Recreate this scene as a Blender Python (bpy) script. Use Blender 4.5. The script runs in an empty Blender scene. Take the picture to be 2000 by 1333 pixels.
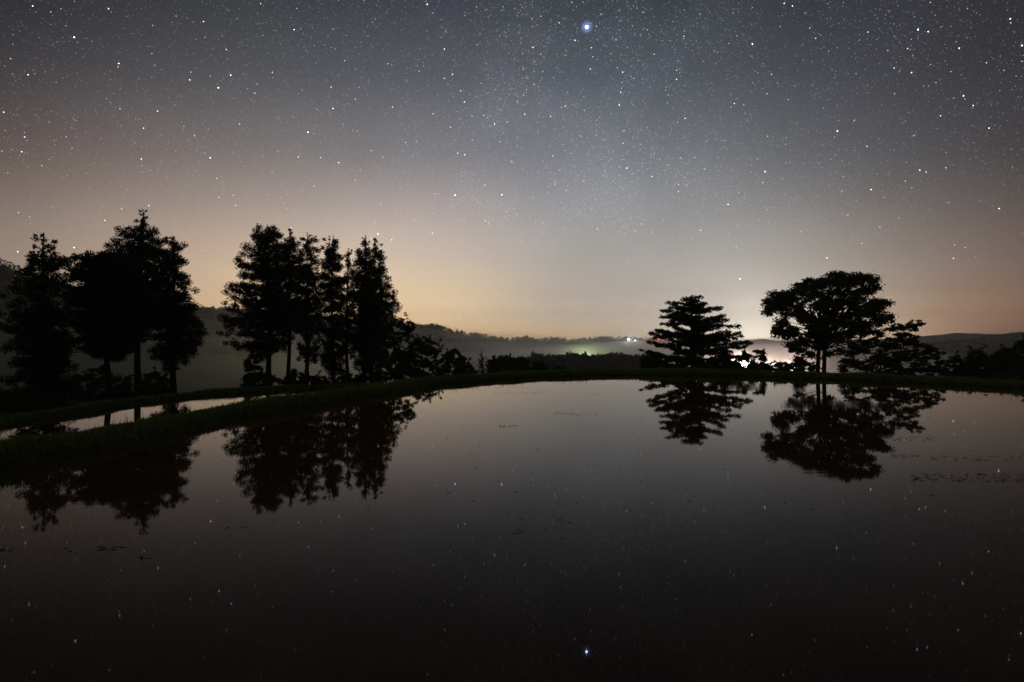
import bpy, math, random
import numpy as np

# ------------------------------------------------------------------ camera
SC = bpy.context.scene
COL = SC.collection
F, HZ, HC = 1111.1, 664.0, 2.4            # focal length in photo pixels, horizon row, eye height above the water
cam_d = bpy.data.cameras.new('camera')
cam_d.lens, cam_d.sensor_width = 20.0, 36.0
cam_d.clip_start, cam_d.clip_end = 0.1, 6000.0
cam = bpy.data.objects.new('camera', cam_d)
COL.objects.link(cam)
cam.location = (0, 0, HC)
cam.rotation_euler = (math.radians(90) - math.atan(2.5 / F), 0, 0)
SC.camera = cam
SC.view_settings.view_transform = 'Standard'
SC.view_settings.look = 'None'
SC.view_settings.exposure = 0.0
SC.view_settings.gamma = 1.0
cy = SC.cycles
cy.max_bounces, cy.diffuse_bounces, cy.glossy_bounces = 8, 2, 4
cy.transmission_bounces, cy.volume_bounces, cy.transparent_max_bounces = 2, 3, 8
cy.sample_clamp_indirect = 2.0
cy.use_denoising = True


def lin(c):
    return tuple((v / 255 / 12.92) if v / 255 <= 0.04045 else ((v / 255 + 0.055) / 1.055) ** 2.4 for v in c)


# ------------------------------------------------------------------ node helper
class NT:
    def __init__(s, tree):
        s.t = tree
        tree.nodes.clear()

    def n(s, kind, **kw):
        node = s.t.nodes.new(kind)
        for k, v in kw.items():
            if k == 'ins':
                for i, val in v.items():
                    if isinstance(val, bpy.types.NodeSocket):
                        s.t.links.new(val, node.inputs[i])
                    else:
                        node.inputs[i].default_value = val
            else:
                setattr(node, k, v)
        return node

    def m(s, op, a, b=None, c=None, clamp=False):
        ins = {0: a}
        if b is not None:
            ins[1] = b
        if c is not None:
            ins[2] = c
        node = s.n('ShaderNodeMath', operation=op, ins=ins)
        node.use_clamp = clamp
        return node.outputs[0]

    def v(s, op, a, b=None, scale=None):
        ins = {0: a}
        if b is not None:
            ins[1] = b
        node = s.n('ShaderNodeVectorMath', operation=op, ins=ins)
        if scale is not None:
            if isinstance(scale, bpy.types.NodeSocket):
                s.t.links.new(scale, node.inputs['Scale'])
            else:
                node.inputs['Scale'].default_value = scale
        return node

    def rng(s, val, a, b, c, d, kind='SMOOTHSTEP'):
        node = s.n('ShaderNodeMapRange', interpolation_type=kind, ins={0: val, 1: a, 2: b, 3: c, 4: d})
        return node.outputs[0]


# ------------------------------------------------------------------ night sky: glow over the horizon and stars
def px_dir(px, py):
    d = np.array([(px - 1000) / F, 1.0, -(py - HZ) / F])
    return d / np.linalg.norm(d)


SKY_ROWS = [0, 150, 300, 400, 500, 570, 620, 655]
SKY_COLS = {
    -300: [(0.0185, 0.0188, 0.0238), (0.0401, 0.0360, 0.0399), (0.0998, 0.0737, 0.0646), (0.1927, 0.1516, 0.1300), (0.2881, 0.2215, 0.1790), (0.3031, 0.2388, 0.1789), (0.3908, 0.3035, 0.2149), (0.2214, 0.1797, 0.1356)],
    0: [(0.0231, 0.0236, 0.0297), (0.0501, 0.0450, 0.0499), (0.1247, 0.0922, 0.0807), (0.2409, 0.1896, 0.1625), (0.3601, 0.2769, 0.2237), (0.3789, 0.2985, 0.2237), (0.4885, 0.3794, 0.2686), (0.2768, 0.2247, 0.1695)],
    300: [(0.0415, 0.0444, 0.0494), (0.0876, 0.0845, 0.0922), (0.2061, 0.1708, 0.1637), (0.3734, 0.3019, 0.2611), (0.6245, 0.4621, 0.3425), (0.9157, 0.6363, 0.4448), (1.2855, 0.8770, 0.5160), (1.1809, 0.6963, 0.3933)],
    600: [(0.0439, 0.0492, 0.0592), (0.0990, 0.1024, 0.1164), (0.2216, 0.2000, 0.1965), (0.4063, 0.3388, 0.3021), (0.7146, 0.5455, 0.4013), (0.9788, 0.7186, 0.4268), (1.3378, 0.9010, 0.4575), (1.1704, 0.7300, 0.3251)],
    850: [(0.0450, 0.0521, 0.0676), (0.0980, 0.1062, 0.1262), (0.2364, 0.2355, 0.2559), (0.4841, 0.4177, 0.4056), (0.7437, 0.6054, 0.4932), (1.0246, 0.7837, 0.5093), (1.3726, 0.9888, 0.6076), (1.1840, 0.7519, 0.3681)],
    1100: [(0.0446, 0.0539, 0.0676), (0.0903, 0.1021, 0.1229), (0.2002, 0.2117, 0.2445), (0.3328, 0.3380, 0.3567), (0.4603, 0.4304, 0.3962), (0.5609, 0.4906, 0.4175), (0.7793, 0.6390, 0.4977), (0.9288, 0.6669, 0.4108)],
    1300: [(0.0457, 0.0585, 0.0744), (0.0968, 0.1135, 0.1386), (0.2017, 0.2237, 0.2462), (0.3154, 0.3290, 0.3360), (0.4198, 0.4010, 0.3796), (0.5497, 0.4864, 0.4362), (0.8783, 0.7452, 0.5672), (0.6817, 0.4733, 0.3300)],
    1470: [(0.0405, 0.0463, 0.0586), (0.0753, 0.0805, 0.0973), (0.1501, 0.1548, 0.1655), (0.2757, 0.2609, 0.2694), (0.5154, 0.4878, 0.4563), (0.7905, 0.7538, 0.6814), (1.1257, 1.1027, 1.0713), (1.7035, 1.7538, 1.4713)],
    1650: [(0.0344, 0.0364, 0.0519), (0.0572, 0.0624, 0.0753), (0.1166, 0.1202, 0.1378), (0.2038, 0.1936, 0.1752), (0.3413, 0.3098, 0.2709), (0.5386, 0.4512, 0.3656), (1.1872, 0.9292, 0.6280), (1.6119, 1.2257, 0.8180)],
    1850: [(0.0363, 0.0386, 0.0464), (0.0514, 0.0514, 0.0621), (0.0929, 0.0840, 0.0903), (0.1840, 0.1459, 0.1419), (0.3199, 0.2260, 0.1806), (0.4646, 0.2737, 0.1706), (0.6405, 0.2992, 0.1530), (0.3793, 0.1148, 0.0543)],
    2050: [(0.0206, 0.0194, 0.0220), (0.0233, 0.0217, 0.0252), (0.0331, 0.0282, 0.0299), (0.0638, 0.0518, 0.0442), (0.1054, 0.0757, 0.0639), (0.1617, 0.1002, 0.0692), (0.2582, 0.1254, 0.0843), (0.1156, 0.0649, 0.0462)],
    2350: [(0.0165, 0.0155, 0.0176), (0.0187, 0.0174, 0.0202), (0.0265, 0.0225, 0.0240), (0.0510, 0.0414, 0.0354), (0.0843, 0.0606, 0.0511), (0.1293, 0.0802, 0.0553), (0.2066, 0.1003, 0.0674), (0.0925, 0.0520, 0.0369)],
}
# photo column, row, brightness, tint (b blue, w white, o orange)
STARS = [
    (1146, 54, 14, 'b'), (1123, 80, 2, 'b'), (1155, 94, 1.6, 'b'), (1216, 142, 2.2, 'b'), (1212, 181, 2, 'b'), (1153, 136, 1.5, 'w'),
    (884, 146, 2.2, 'b'), (868, 97, 1.8, 'w'), (966, 243, 3, 'b'), (889, 382, 5, 'b'), (980, 381, 3.4, 'w'), (908, 303, 2, 'w'),
    (894, 300, 1.4, 'w'), (1104, 208, 1.4, 'w'), (1224, 329, 2, 'w'), (1273, 345, 1.5, 'w'), (767, 210, 1.5, 'b'), (1041, 94, 1.4, 'w'),
    (146, 74, 3.4, 'w'), (65, 13, 1.5, 'w'), (213, 18, 1.8, 'w'), (56, 147, 2, 'b'), (233, 125, 1.8, 'w'), (451, 148, 3.4, 'b'),
    (602, 259, 3.8, 'b'), (651, 213, 2.4, 'w'), (647, 171, 1.6, 'b'), (411, 309, 2.4, 'w'), (371, 157, 1.6, 'w'), (575, 59, 1.5, 'w'),
    (8, 220, 1.8, 'o'), (43, 297, 1.4, 'w'), (281, 251, 1.4, 'w'), (205, 431, 1.5, 'w'), (35, 492, 1.8, 'w'), (145, 484, 2.4, 'w'),
    (1531, 8, 2.2, 'b'), (1547, 13, 1.5, 'w'), (1792, 59, 4.5, 'b'), (1812, 63, 2, 'w'), (1972, 38, 2.4, 'b'), (1995, 90, 3, 'w'),
    (1469, 87, 3, 'w'), (1434, 203, 2, 'b'), (1494, 336, 3.6, 'b'), (1701, 371, 2, 'w'), (1796, 333, 1.8, 'w'), (1881, 188, 2.2, 'w'),
    (1951, 408, 2, 'w'), (1445, 545, 3.4, 'w'), (1615, 504, 1.8, 'w'), (1931, 251, 1.6, 'w'), (1836, 227, 1.5, 'o'), (1862, 505, 1.6, 'o'),
]


def build_sky():
    w = bpy.data.worlds.new('World')
    SC.world = w
    w.use_nodes = True
    w.cycles.sampling_method = 'MANUAL'
    w.cycles.sample_map_resolution = 1024
    g = NT(w.node_tree)
    d = g.n('ShaderNodeTexCoord').outputs['Generated']
    dn = g.v('NORMALIZE', d).outputs[0]
    sp = g.n('ShaderNodeSeparateXYZ', ins={0: dn})
    X, Y, Z = sp.outputs
    el = g.m('ARCSINE', Z)
    az = g.m('ARCTAN2', X, Y)
    azc = g.m('MINIMUM', g.m('MAXIMUM', az, -0.98), 0.98)
    fac = g.m('DIVIDE', el, math.pi / 2, clamp=True)
    acc = wsum = None
    for px, cols in SKY_COLS.items():
        a = math.atan((px - 1000) / F)
        stops = []
        for py, c in zip(SKY_ROWS, cols):
            e = math.atan((HZ - py) / F * math.cos(a))
            stops.append((e / (math.pi / 2), c))
        stops.append((0.62, lin((26, 28, 35))))
        stops.append((1.0, lin((22, 24, 31))))
        stops.sort()
        r = g.n('ShaderNodeValToRGB', ins={0: fac})
        cr = r.color_ramp
        cr.interpolation = 'LINEAR'
        while len(cr.elements) < len(stops):
            cr.elements.new(0.5)
        for i, (p, c) in enumerate(stops):
            cr.elements[i].position = p
        for i, (p, c) in enumerate(stops):
            cr.elements[i].color = (*c, 1)
        q = g.m('DIVIDE', g.m('SUBTRACT', azc, a), 0.155)
        wt = g.m('EXPONENT', g.m('MULTIPLY', g.m('MULTIPLY', q, q), -1.0))
        term = g.v('SCALE', r.outputs[0], scale=wt).outputs[0]
        acc = term if acc is None else g.v('ADD', acc, term).outputs[0]
        wsum = wt if wsum is None else g.m('ADD', wsum, wt)
    sky = g.v('SCALE', acc, scale=g.m('DIVIDE', 1.0, g.m('MAXIMUM', wsum, 1e-6))).outputs[0]

    # town glow just above the horizon behind the trees
    def glow(px, py, wa, we, col):
        a, e = math.atan((px - 1000) / F), math.atan((HZ - py) / F)
        qa = g.m('DIVIDE', g.m('SUBTRACT', az, a), wa)
        qe = g.m('DIVIDE', g.m('SUBTRACT', el, e), we)
        k = g.m('EXPONENT', g.m('MULTIPLY', g.m('ADD', g.m('MULTIPLY', qa, qa), g.m('MULTIPLY', qe, qe)), -1.0))
        return g.v('SCALE', col, scale=k).outputs[0]
    sky = g.v('ADD', sky, glow(1468, 655, 0.045, 0.055, (0.35, 0.30, 0.23))).outputs[0]
    # faint unevenness of the airglow
    nz = g.n('ShaderNodeTexNoise', ins={'Vector': dn, 'Scale': 3.2, 'Detail': 4.0, 'Roughness': 0.5})
    uneven = g.rng(nz.outputs[0], 0.3, 0.7, 0.93, 1.07, 'LINEAR')
    sky = g.v('SCALE', sky, scale=uneven).outputs[0]

    # stars
    ext = g.rng(el, math.radians(2.5), math.radians(14), 0.0, 1.0)
    band = g.m('MULTIPLY', g.m('SUBTRACT', azc, 0.10), 3.2)
    band = g.m('EXPONENT', g.m('MULTIPLY', g.m('MULTIPLY', band, band), -1.0))
    clus = g.n('ShaderNodeTexNoise', ins={'Vector': dn, 'Scale': 7.0, 'Detail': 5.0, 'Roughness': 0.6})
    bandk = g.m('MULTIPLY', g.m('MULTIPLY_ADD', band, 0.75, 0.40), g.rng(clus.outputs[0], 0.33, 0.68, 0.55, 1.35))
    cloud = g.m('MULTIPLY', g.m('MULTIPLY', band, ext), g.rng(clus.outputs[0], 0.4, 0.7, 0.0, 1.0))
    sky = g.v('ADD', sky, g.v('SCALE', (0.018, 0.018, 0.021), scale=cloud).outputs[0]).outputs[0]
    total = None
    for scale, rad, amp, use_band in ((40, 0.00095, 11.0, False), (110, 0.00080, 5.0, False), (225, 0.00070, 2.8, True), (420, 0.00062, 1.4, True)):
        vo = g.n('ShaderNodeTexVoronoi', feature='F1', voronoi_dimensions='3D', ins={'Vector': dn, 'Scale': float(scale)})
        prof = g.m('SUBTRACT', 1.0, g.m('DIVIDE', vo.outputs['Distance'], rad * scale), clamp=True)
        rgb = g.n('ShaderNodeSeparateColor', ins={0: vo.outputs['Color']})
        mag = g.m('MULTIPLY_ADD', g.m('POWER', rgb.outputs[0], 5.0), amp, amp * 0.07)
        k = g.m('MULTIPLY', g.m('POWER', prof, 0.8), mag)
        if use_band:
            k = g.m('MULTIPLY', k, bandk)
        tint = g.n('ShaderNodeMix', data_type='RGBA', ins={'Factor': rgb.outputs[1], 'A': (1.0, 0.80, 0.62, 1), 'B': (0.58, 0.76, 1.0, 1)})
        s = g.v('SCALE', tint.outputs['Result'], scale=k).outputs[0]
        total = s if total is None else g.v('ADD', total, s).outputs[0]
    total = g.v('SCALE', total, scale=ext).outputs[0]
    tints = {'b': (0.55, 0.72, 1.0), 'w': (1.0, 0.96, 0.92), 'o': (1.0, 0.68, 0.42)}
    for key, tc in tints.items():
        ksum = None
        for px, py, b, t in STARS:
            if t != key:
                continue
            r = 0.00058 * (1 + 0.30 * b ** 0.62) * (1.7 if b > 10 else 1)
            dist = g.v('DISTANCE', dn, tuple(px_dir(px, py))).outputs['Value']
            k = g.rng(dist, 0.0, r, 1.5 + 2.6 * b * (3 if b > 10 else 1), 0.0)
            ksum = k if ksum is None else g.m('ADD', ksum, k)
        total = g.v('ADD', total, g.v('SCALE', tc, scale=ksum).outputs[0]).outputs[0]
    halo = g.v('DISTANCE', dn, tuple(px_dir(1146, 54))).outputs['Value']
    total = g.v('ADD', total, g.v('SCALE', (0.25, 0.4, 0.9), scale=g.rng(halo, 0.002, 0.011, 0.55, 0.0)).outputs[0]).outputs[0]
    sky = g.v('ADD', sky, total).outputs[0]
    up = g.rng(Z, -0.02, 0.0, 0.0, 1.0)
    sky = g.v('SCALE', sky, scale=up).outputs[0]
    bg = g.n('ShaderNodeBackground', ins={0: sky, 1: 1.0})
    out = g.n('ShaderNodeOutputWorld', ins={0: bg.outputs[0]})


build_sky()


# ------------------------------------------------------------------ materials
def mat(name):
    m = bpy.data.materials.new(name)
    m.use_nodes = True
    return m, NT(m.node_tree)


def foliage_mat(name, dark, light, scale=0.35):
    m, g = mat(name)
    geo = g.n('ShaderNodeNewGeometry')
    obj = g.n('ShaderNodeTexCoord').outputs['Object']
    nz = g.n('ShaderNodeTexNoise', ins={'Vector': obj, 'Scale': scale, 'Detail': 2.0})
    k = g.m('MULTIPLY_ADD', geo.outputs['Random Per Island'], 0.6, g.m('MULTIPLY', nz.outputs[0], 0.5), clamp=True)
    mix = g.n('ShaderNodeMix', data_type='RGBA', ins={'Factor': k, 'A': (*dark, 1), 'B': (*light, 1)})
    p = g.n('ShaderNodeBsdfPrincipled', ins={'Base Color': mix.outputs['Result'], 'Roughness': 0.6})
    p.inputs['Specular IOR Level'].default_value = 0.25
    g.n('ShaderNodeOutputMaterial', ins={0: p.outputs[0]})
    return m


def noise_mat(name, a, b, scale, rough=0.9, bump=0.3, detail=6.0):
    m, g = mat(name)
    obj = g.n('ShaderNodeTexCoord').outputs['Object']
    nz = g.n('ShaderNodeTexNoise', ins={'Vector': obj, 'Scale': scale, 'Detail': detail})
    k = g.rng(nz.outputs[0], 0.3, 0.7, 0.0, 1.0, 'LINEAR')
    mix = g.n('ShaderNodeMix', data_type='RGBA', ins={'Factor': k, 'A': (*a, 1), 'B': (*b, 1)})
    bp = g.n('ShaderNodeBump', ins={'Strength': bump, 'Distance': 0.05, 'Height': nz.outputs[0]})
    p = g.n('ShaderNodeBsdfPrincipled', ins={'Base Color': mix.outputs['Result'], 'Roughness': rough, 'Normal': bp.outputs[0]})
    p.inputs['Specular IOR Level'].default_value = 0.2
    g.n('ShaderNodeOutputMaterial', ins={0: p.outputs[0]})
    return m


def water_mat():
    m, g = mat('paddy_water')
    pos = g.n('ShaderNodeNewGeometry').outputs['Position']
    mp = g.n('ShaderNodeMapping', ins={'Vector': pos, 'Scale': (0.5, 1.6, 1.0)})
    nz = g.n('ShaderNodeTexNoise', ins={'Vector': mp.outputs[0], 'Scale': 1.3, 'Detail': 3.0})
    bp = g.n('ShaderNodeBump', ins={'Strength': 0.02, 'Distance': 0.012, 'Height': nz.outputs[0]})
    mp2 = g.n('ShaderNodeMapping', ins={'Vector': pos, 'Scale': (0.6, 9.0, 1.0)})
    n2 = g.n('ShaderNodeTexNoise', ins={'Vector': mp2.outputs[0], 'Scale': 1.0, 'Detail': 4.0})
    n3 = g.n('ShaderNodeTexNoise', ins={'Vector': pos, 'Scale': 0.11, 'Detail': 2.0})
    patch = g.rng(n3.outputs[0], 0.52, 0.66, 0.0, 1.0)
    b2 = g.n('ShaderNodeBump', ins={'Strength': g.m('MULTIPLY', patch, 0.16), 'Distance': 0.01, 'Height': n2.outputs[0], 'Normal': bp.outputs[0]})
    bp = b2
    mud = g.n('ShaderNodeTexNoise', ins={'Vector': pos, 'Scale': 0.9, 'Detail': 6.0})
    k = g.rng(mud.outputs[0], 0.35, 0.7, 0.0, 1.0, 'LINEAR')
    mix = g.n('ShaderNodeMix', data_type='RGBA', ins={'Factor': k, 'A': (0.078, 0.044, 0.018, 1), 'B': (0.125, 0.074, 0.031, 1)})
    p = g.n('ShaderNodeBsdfPrincipled', ins={'Base Color': mix.outputs['Result'], 'Roughness': 0.022, 'IOR': 1.17, 'Specular Tint': (1.0, 0.84, 0.70, 1), 'Normal': bp.outputs[0]})
    g.n('ShaderNodeOutputMaterial', ins={0: p.outputs[0]})
    return m


def volume_mat(name, color, density, aniso):
    m, g = mat(name)
    v = g.n('ShaderNodeVolumePrincipled', ins={'Color': (*color, 1), 'Density': density, 'Anisotropy': aniso})
    g.n('ShaderNodeOutputMaterial', ins={'Volume': v.outputs[0]})
    return m


def glow_mat(name, color, strength):
    m, g = mat(name)
    e = g.n('ShaderNodeEmission', ins={0: (*color, 1), 1: strength})
    g.n('ShaderNodeOutputMaterial', ins={0: e.outputs[0]})
    return m


M = {
    'cedar': foliage_mat('cedar_foliage', (0.020, 0.030, 0.016), (0.060, 0.078, 0.038)),
    'leaf': foliage_mat('broad_leaf', (0.030, 0.050, 0.020), (0.08, 0.11, 0.042)),
    'pale_leaf': foliage_mat('pale_leaf', (0.05, 0.075, 0.022), (0.13, 0.16, 0.05)),
    'forest': foliage_mat('forest_foliage', (0.018, 0.026, 0.016), (0.045, 0.055, 0.03), 0.02),
    'grass': foliage_mat('grass_blade', (0.10, 0.19, 0.03), (0.32, 0.46, 0.10), 0.8),
    'bark': noise_mat('bark', (0.022, 0.017, 0.013), (0.06, 0.048, 0.038), 9.0, bump=0.6),
    'turf': noise_mat('turf', (0.025, 0.04, 0.012), (0.08, 0.11, 0.03), 2.6),
    'ground': noise_mat('ground', (0.06, 0.075, 0.03), (0.13, 0.145, 0.065), 0.15),
    'hill': noise_mat('hill_ground', (0.025, 0.035, 0.02), (0.05, 0.06, 0.032), 0.05),
    'straw': noise_mat('straw', (0.02, 0.016, 0.01), (0.06, 0.05, 0.03), 12.0),
    'steel': noise_mat('lamp_steel', (0.12, 0.12, 0.12), (0.2, 0.2, 0.2), 5.0, rough=0.5),
    'water': water_mat(),
}


# ------------------------------------------------------------------ mesh helpers
def link(name, me, material, parent=None, kind=None, smooth=False):
    o = bpy.data.objects.new(name, me)
    COL.objects.link(o)
    me.materials.append(material)
    if parent is not None:
        o.parent = parent
    if kind:
        o['kind'] = kind
    if smooth:
        me.polygons.foreach_set('use_smooth', np.ones(len(me.polygons), bool))
    return o


def quads_mesh(name, V, Q):
    """V (n,3), Q (m,k) with k = 3 or 4"""
    me = bpy.data.meshes.new(name)
    V = np.asarray(V, np.float32)
    Q = np.asarray(Q, np.int32)
    me.vertices.add(len(V))
    me.vertices.foreach_set('co', V.ravel())
    me.loops.add(Q.size)
    me.loops.foreach_set('vertex_index', Q.ravel())
    me.polygons.add(len(Q))
    me.polygons.foreach_set('loop_start', np.arange(0, Q.size, Q.shape[1], dtype=np.int32))
    me.update(calc_edges=True)
    me.validate()
    return me


class Tubes:
    def __init__(s, sides=6):
        s.V, s.Q, s.n, s.k = [], [], 0, sides

    def add(s, pts, rad):
        pts = np.asarray(pts, float)
        rad = np.asarray(rad, float)
        t = np.gradient(pts, axis=0)
        t /= np.linalg.norm(t, axis=1)[:, None] + 1e-9
        ref = np.array([1.0, 0.0, 0.0]) if abs(t[0, 0]) < 0.8 else np.array([0, 1.0, 0])
        u = np.cross(t, ref)
        u /= np.linalg.norm(u, axis=1)[:, None] + 1e-9
        w = np.cross(t, u)
        a = np.arange(s.k) / s.k * 2 * math.pi
        ring = pts[:, None, :] + rad[:, None, None] * (np.cos(a)[None, :, None] * u[:, None, :] + np.sin(a)[None, :, None] * w[:, None, :])
        m = len(pts)
        i = np.arange(m - 1)[:, None] * s.k
        j = np.arange(s.k)[None, :]
        jn = (j + 1) % s.k
        q = np.stack([i + j, i + jn, i + s.k + jn, i + s.k + j], -1).reshape(-1, 4) + s.n
        s.V.append(ring.reshape(-1, 3))
        s.Q.append(q)
        s.n += m * s.k

    def mesh(s, name):
        return quads_mesh(name, np.concatenate(s.V), np.concatenate(s.Q))


def leaves_mesh(name, P, Dv, L, Wd, rng):
    """one rhombus per leaf: centre P, axis Dv, length L, width Wd"""
    n = len(P)
    Dv = Dv / (np.linalg.norm(Dv, axis=1)[:, None] + 1e-9)
    R = rng.normal(size=(n, 3))
    S = np.cross(Dv, R)
    S /= np.linalg.norm(S, axis=1)[:, None] + 1e-9
    a = Dv * (L * 0.5)[:, None]
    b = S * (Wd * 0.5)[:, None]
    V = np.stack([P - a, P + b - a * 0.1, P + a, P - b - a * 0.1], 1).reshape(-1, 3)
    Q = np.arange(4 * n).reshape(n, 4)
    return quads_mesh(name, V, Q)


def thing(name, label, cat, loc, group=None):
    o = bpy.data.objects.new(name, None)
    COL.objects.link(o)
    o.empty_display_size = 0.2
    o.location = loc
    o['label'] = label
    o['category'] = cat
    if group:
        o['group'] = group
    return o


def W(px, py, D):
    return np.array([(px - 1000) / F * D, D, HC - (py - HZ) / F * D])


def wnoise(x, y, seed, freqs=((0.7, 1.0), (1.7, 0.5), (3.9, 0.28), (9.0, 0.15))):
    r = np.random.default_rng(seed)
    out = 0
    for f, a in freqs:
        for _ in range(3):
            th, ph = r.uniform(0, 6.28, 2)
            out = out + a / 3 * np.sin(f * (x * math.cos(th) + y * math.sin(th)) + ph)
    return out


# ------------------------------------------------------------------ terrain
def terrain(x, y):
    x = np.asarray(x, float)
    y = np.asarray(y, float)
    s = np.hypot(x, y)
    az = np.arctan2(x, np.maximum(y, 0.01))
    left = np.clip((-0.12 - az) / 0.35, 0, 1)
    left = left * left * (3 - 2 * left)
    floor = -33 * (1 - left) - 9 * left
    slope = 0.2 * (1 - left) + 0.11 * left
    z = -1.45 - slope * np.maximum(0, s - 47)
    z = np.where(z < floor, floor, z)
    z = z + wnoise(x * 0.4, y * 0.4, 5) * np.clip((s - 30) / 60, 0.08, 0.8)
    back = np.clip((1.6 - y) / 1.0, 0, 1) * np.clip((14 - np.abs(x - 8)) / 3 + 4, 0, 1)
    back = back * back * (3 - 2 * back)
    zb = 0.9 + 0.08 * np.maximum(0, -y)
    return z * (1 - back) + np.minimum(zb, 18) * back


def build_ground():
    rad = np.concatenate([[0.0], np.linspace(0.6, 60, 100), np.geomspace(62, 1850, 70)])
    A = 288
    th = np.arange(A) / A * 2 * math.pi
    X = rad[:, None] * np.sin(th)[None]
    Y = rad[:, None] * np.cos(th)[None]
    Zz = terrain(X, Y)
    V = np.stack([X, Y, Zz], -1).reshape(-1, 3)
    i = np.arange(len(rad) - 1)[:, None] * A
    j = np.arange(A)[None]
    jn = (j + 1) % A
    Q = np.stack([i + j, i + A + j, i + A + jn, i + jn], -1).reshape(-1, 4)
    link('ground', quads_mesh('ground', V, Q), M['ground'], kind='structure', smooth=True)


build_ground()


def smooth_path(pts, step):
    P = np.asarray(pts, float)
    out = []
    n = len(P)
    for i in range(n - 1):
        p0, p1, p2, p3 = P[max(i - 1, 0)], P[i], P[i + 1], P[min(i + 2, n - 1)]
        for t in np.linspace(0, 1, 40, endpoint=False):
            out.append(0.5 * (2 * p1 + (p2 - p0) * t + (2 * p0 - 5 * p1 + 4 * p2 - p3) * t * t + (3 * p1 - p0 - 3 * p2 + p3) * t ** 3))
    out.append(P[-1])
    out = np.array(out)
    d = np.concatenate([[0], np.cumsum(np.linalg.norm(np.diff(out, axis=0), axis=1))])
    s = np.arange(0, d[-1], step)
    return np.stack([np.interp(s, d, out[:, k]) for k in range(2)], 1)


def pxd(px, D):
    return ((px - 1000) / F * D, D)


MAIN_EDGE = [(-10.9, 0.5), (-10.7, 4.5), (-10.45, 8.2), pxd(0, 11.2), pxd(200, 13.4), pxd(400, 17.1), pxd(600, 21.4), pxd(750, 26.6), pxd(850, 31.2),
             pxd(1000, 36), pxd(1120, 38.6), pxd(1250, 39.8), pxd(1450, 38.5), pxd(1700, 34), pxd(2000, 28.5), pxd(2500, 20), (28, 10), (27.5, 0.5)]
LOW_EDGE = [(-20.6, 0.5), (-20.6, 10), pxd(-130, 20), pxd(0, 23.2), pxd(125, 25.9), pxd(250, 30.1), pxd(375, 34.3), pxd(500, 37.4), pxd(600, 39.6), pxd(690, 40.4), pxd(760, 40.0)]


def frame(path):
    t = np.gradient(path, axis=0)
    t /= np.linalg.norm(t, axis=1)[:, None]
    return np.stack([-t[:, 1], t[:, 0]], 1)


crest_line = smooth_path(MAIN_EDGE, 0.22)
main_path = crest_line - frame(crest_line) * 0.9           # the water line runs inside the crest
low_crest = smooth_path(LOW_EDGE, 0.3)
low_path = low_crest - frame(low_crest) * 0.7


def levee_profile(water_z, crest, outer_z, width):
    return np.array([[-0.28, water_z - 0.12], [0.0, water_z + 0.0], [0.14, water_z + crest * 0.55], [0.32, water_z + crest * 0.92], [0.55, water_z + crest],
                     [width * 0.5 + 0.3, water_z + crest * 1.06], [width, water_z + crest], [width + 0.3, water_z + crest * 0.75], [width + 0.75, (water_z + outer_z) / 2], [width + 1.3, outer_z]])


def build_levee(name, path, prof, seed):
    nrm = frame(path)
    fine_u = np.linspace(0, len(prof) - 1, 28)
    U = np.interp(fine_u, np.arange(len(prof)), prof[:, 0])
    Zp = np.interp(fine_u, np.arange(len(prof)), prof[:, 1])
    P = path[:, None, :] + nrm[:, None, :] * U[None, :, None]
    nz = wnoise(P[..., 0], P[..., 1], seed)
    edge = np.clip((U + 0.2) / 0.5, 0.1, 1)[None]
    P = P + nrm[:, None, :] * (wnoise(P[..., 0] * 1.3, P[..., 1] * 1.3, seed + 1) * 0.22)[..., None]
    Zz = Zp[None] + nz * 0.075 * edge
    V = np.concatenate([P, Zz[..., None]], -1).reshape(-1, 3)
    m, k = len(path), len(U)
    i = np.arange(m - 1)[:, None] * k
    j = np.arange(k - 1)[None]
    Q = np.stack([i + j, i + k + j, i + k + j + 1, i + j + 1], -1).reshape(-1, 4)
    link(name, quads_mesh(name, V, Q), M['turf'], kind='structure', smooth=True)
    return P, Zz


MAIN_PROF = levee_profile(0.0, 0.31, -1.25, 1.05)
LOW_PROF = levee_profile(-1.0, 0.25, -1.6, 0.9)
mainP, mainZ = build_levee('levee', main_path, MAIN_PROF, 11)
lowP, lowZ = build_levee('lower_levee', low_path, LOW_PROF, 21)


def build_water(name, poly, z):
    me = bpy.data.meshes.new(name)
    me.from_pydata([(x, y, z) for x, y in poly], [], [list(range(len(poly)))])
    me.update()
    o = link(name, me, M['water'], kind='structure')
    if me.polygons[0].normal.z < 0:
        me.flip_normals()
    return o


nm = frame(main_path)
build_water('paddy_water', (main_path + nm * 0.25)[::2].tolist(), 0.0)
nl = frame(low_path)
k0 = int(np.argmin(np.abs(main_path[:, 1] - 38.2)))
inner = (main_path + nm * 1.9)[:k0][::4]
inner = inner[inner[:, 1] < 37]
build_water('lower_paddy_water', np.concatenate([(low_path + nl * 0.25)[::2], inner[::-1]]).tolist(), -1.0)


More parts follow.
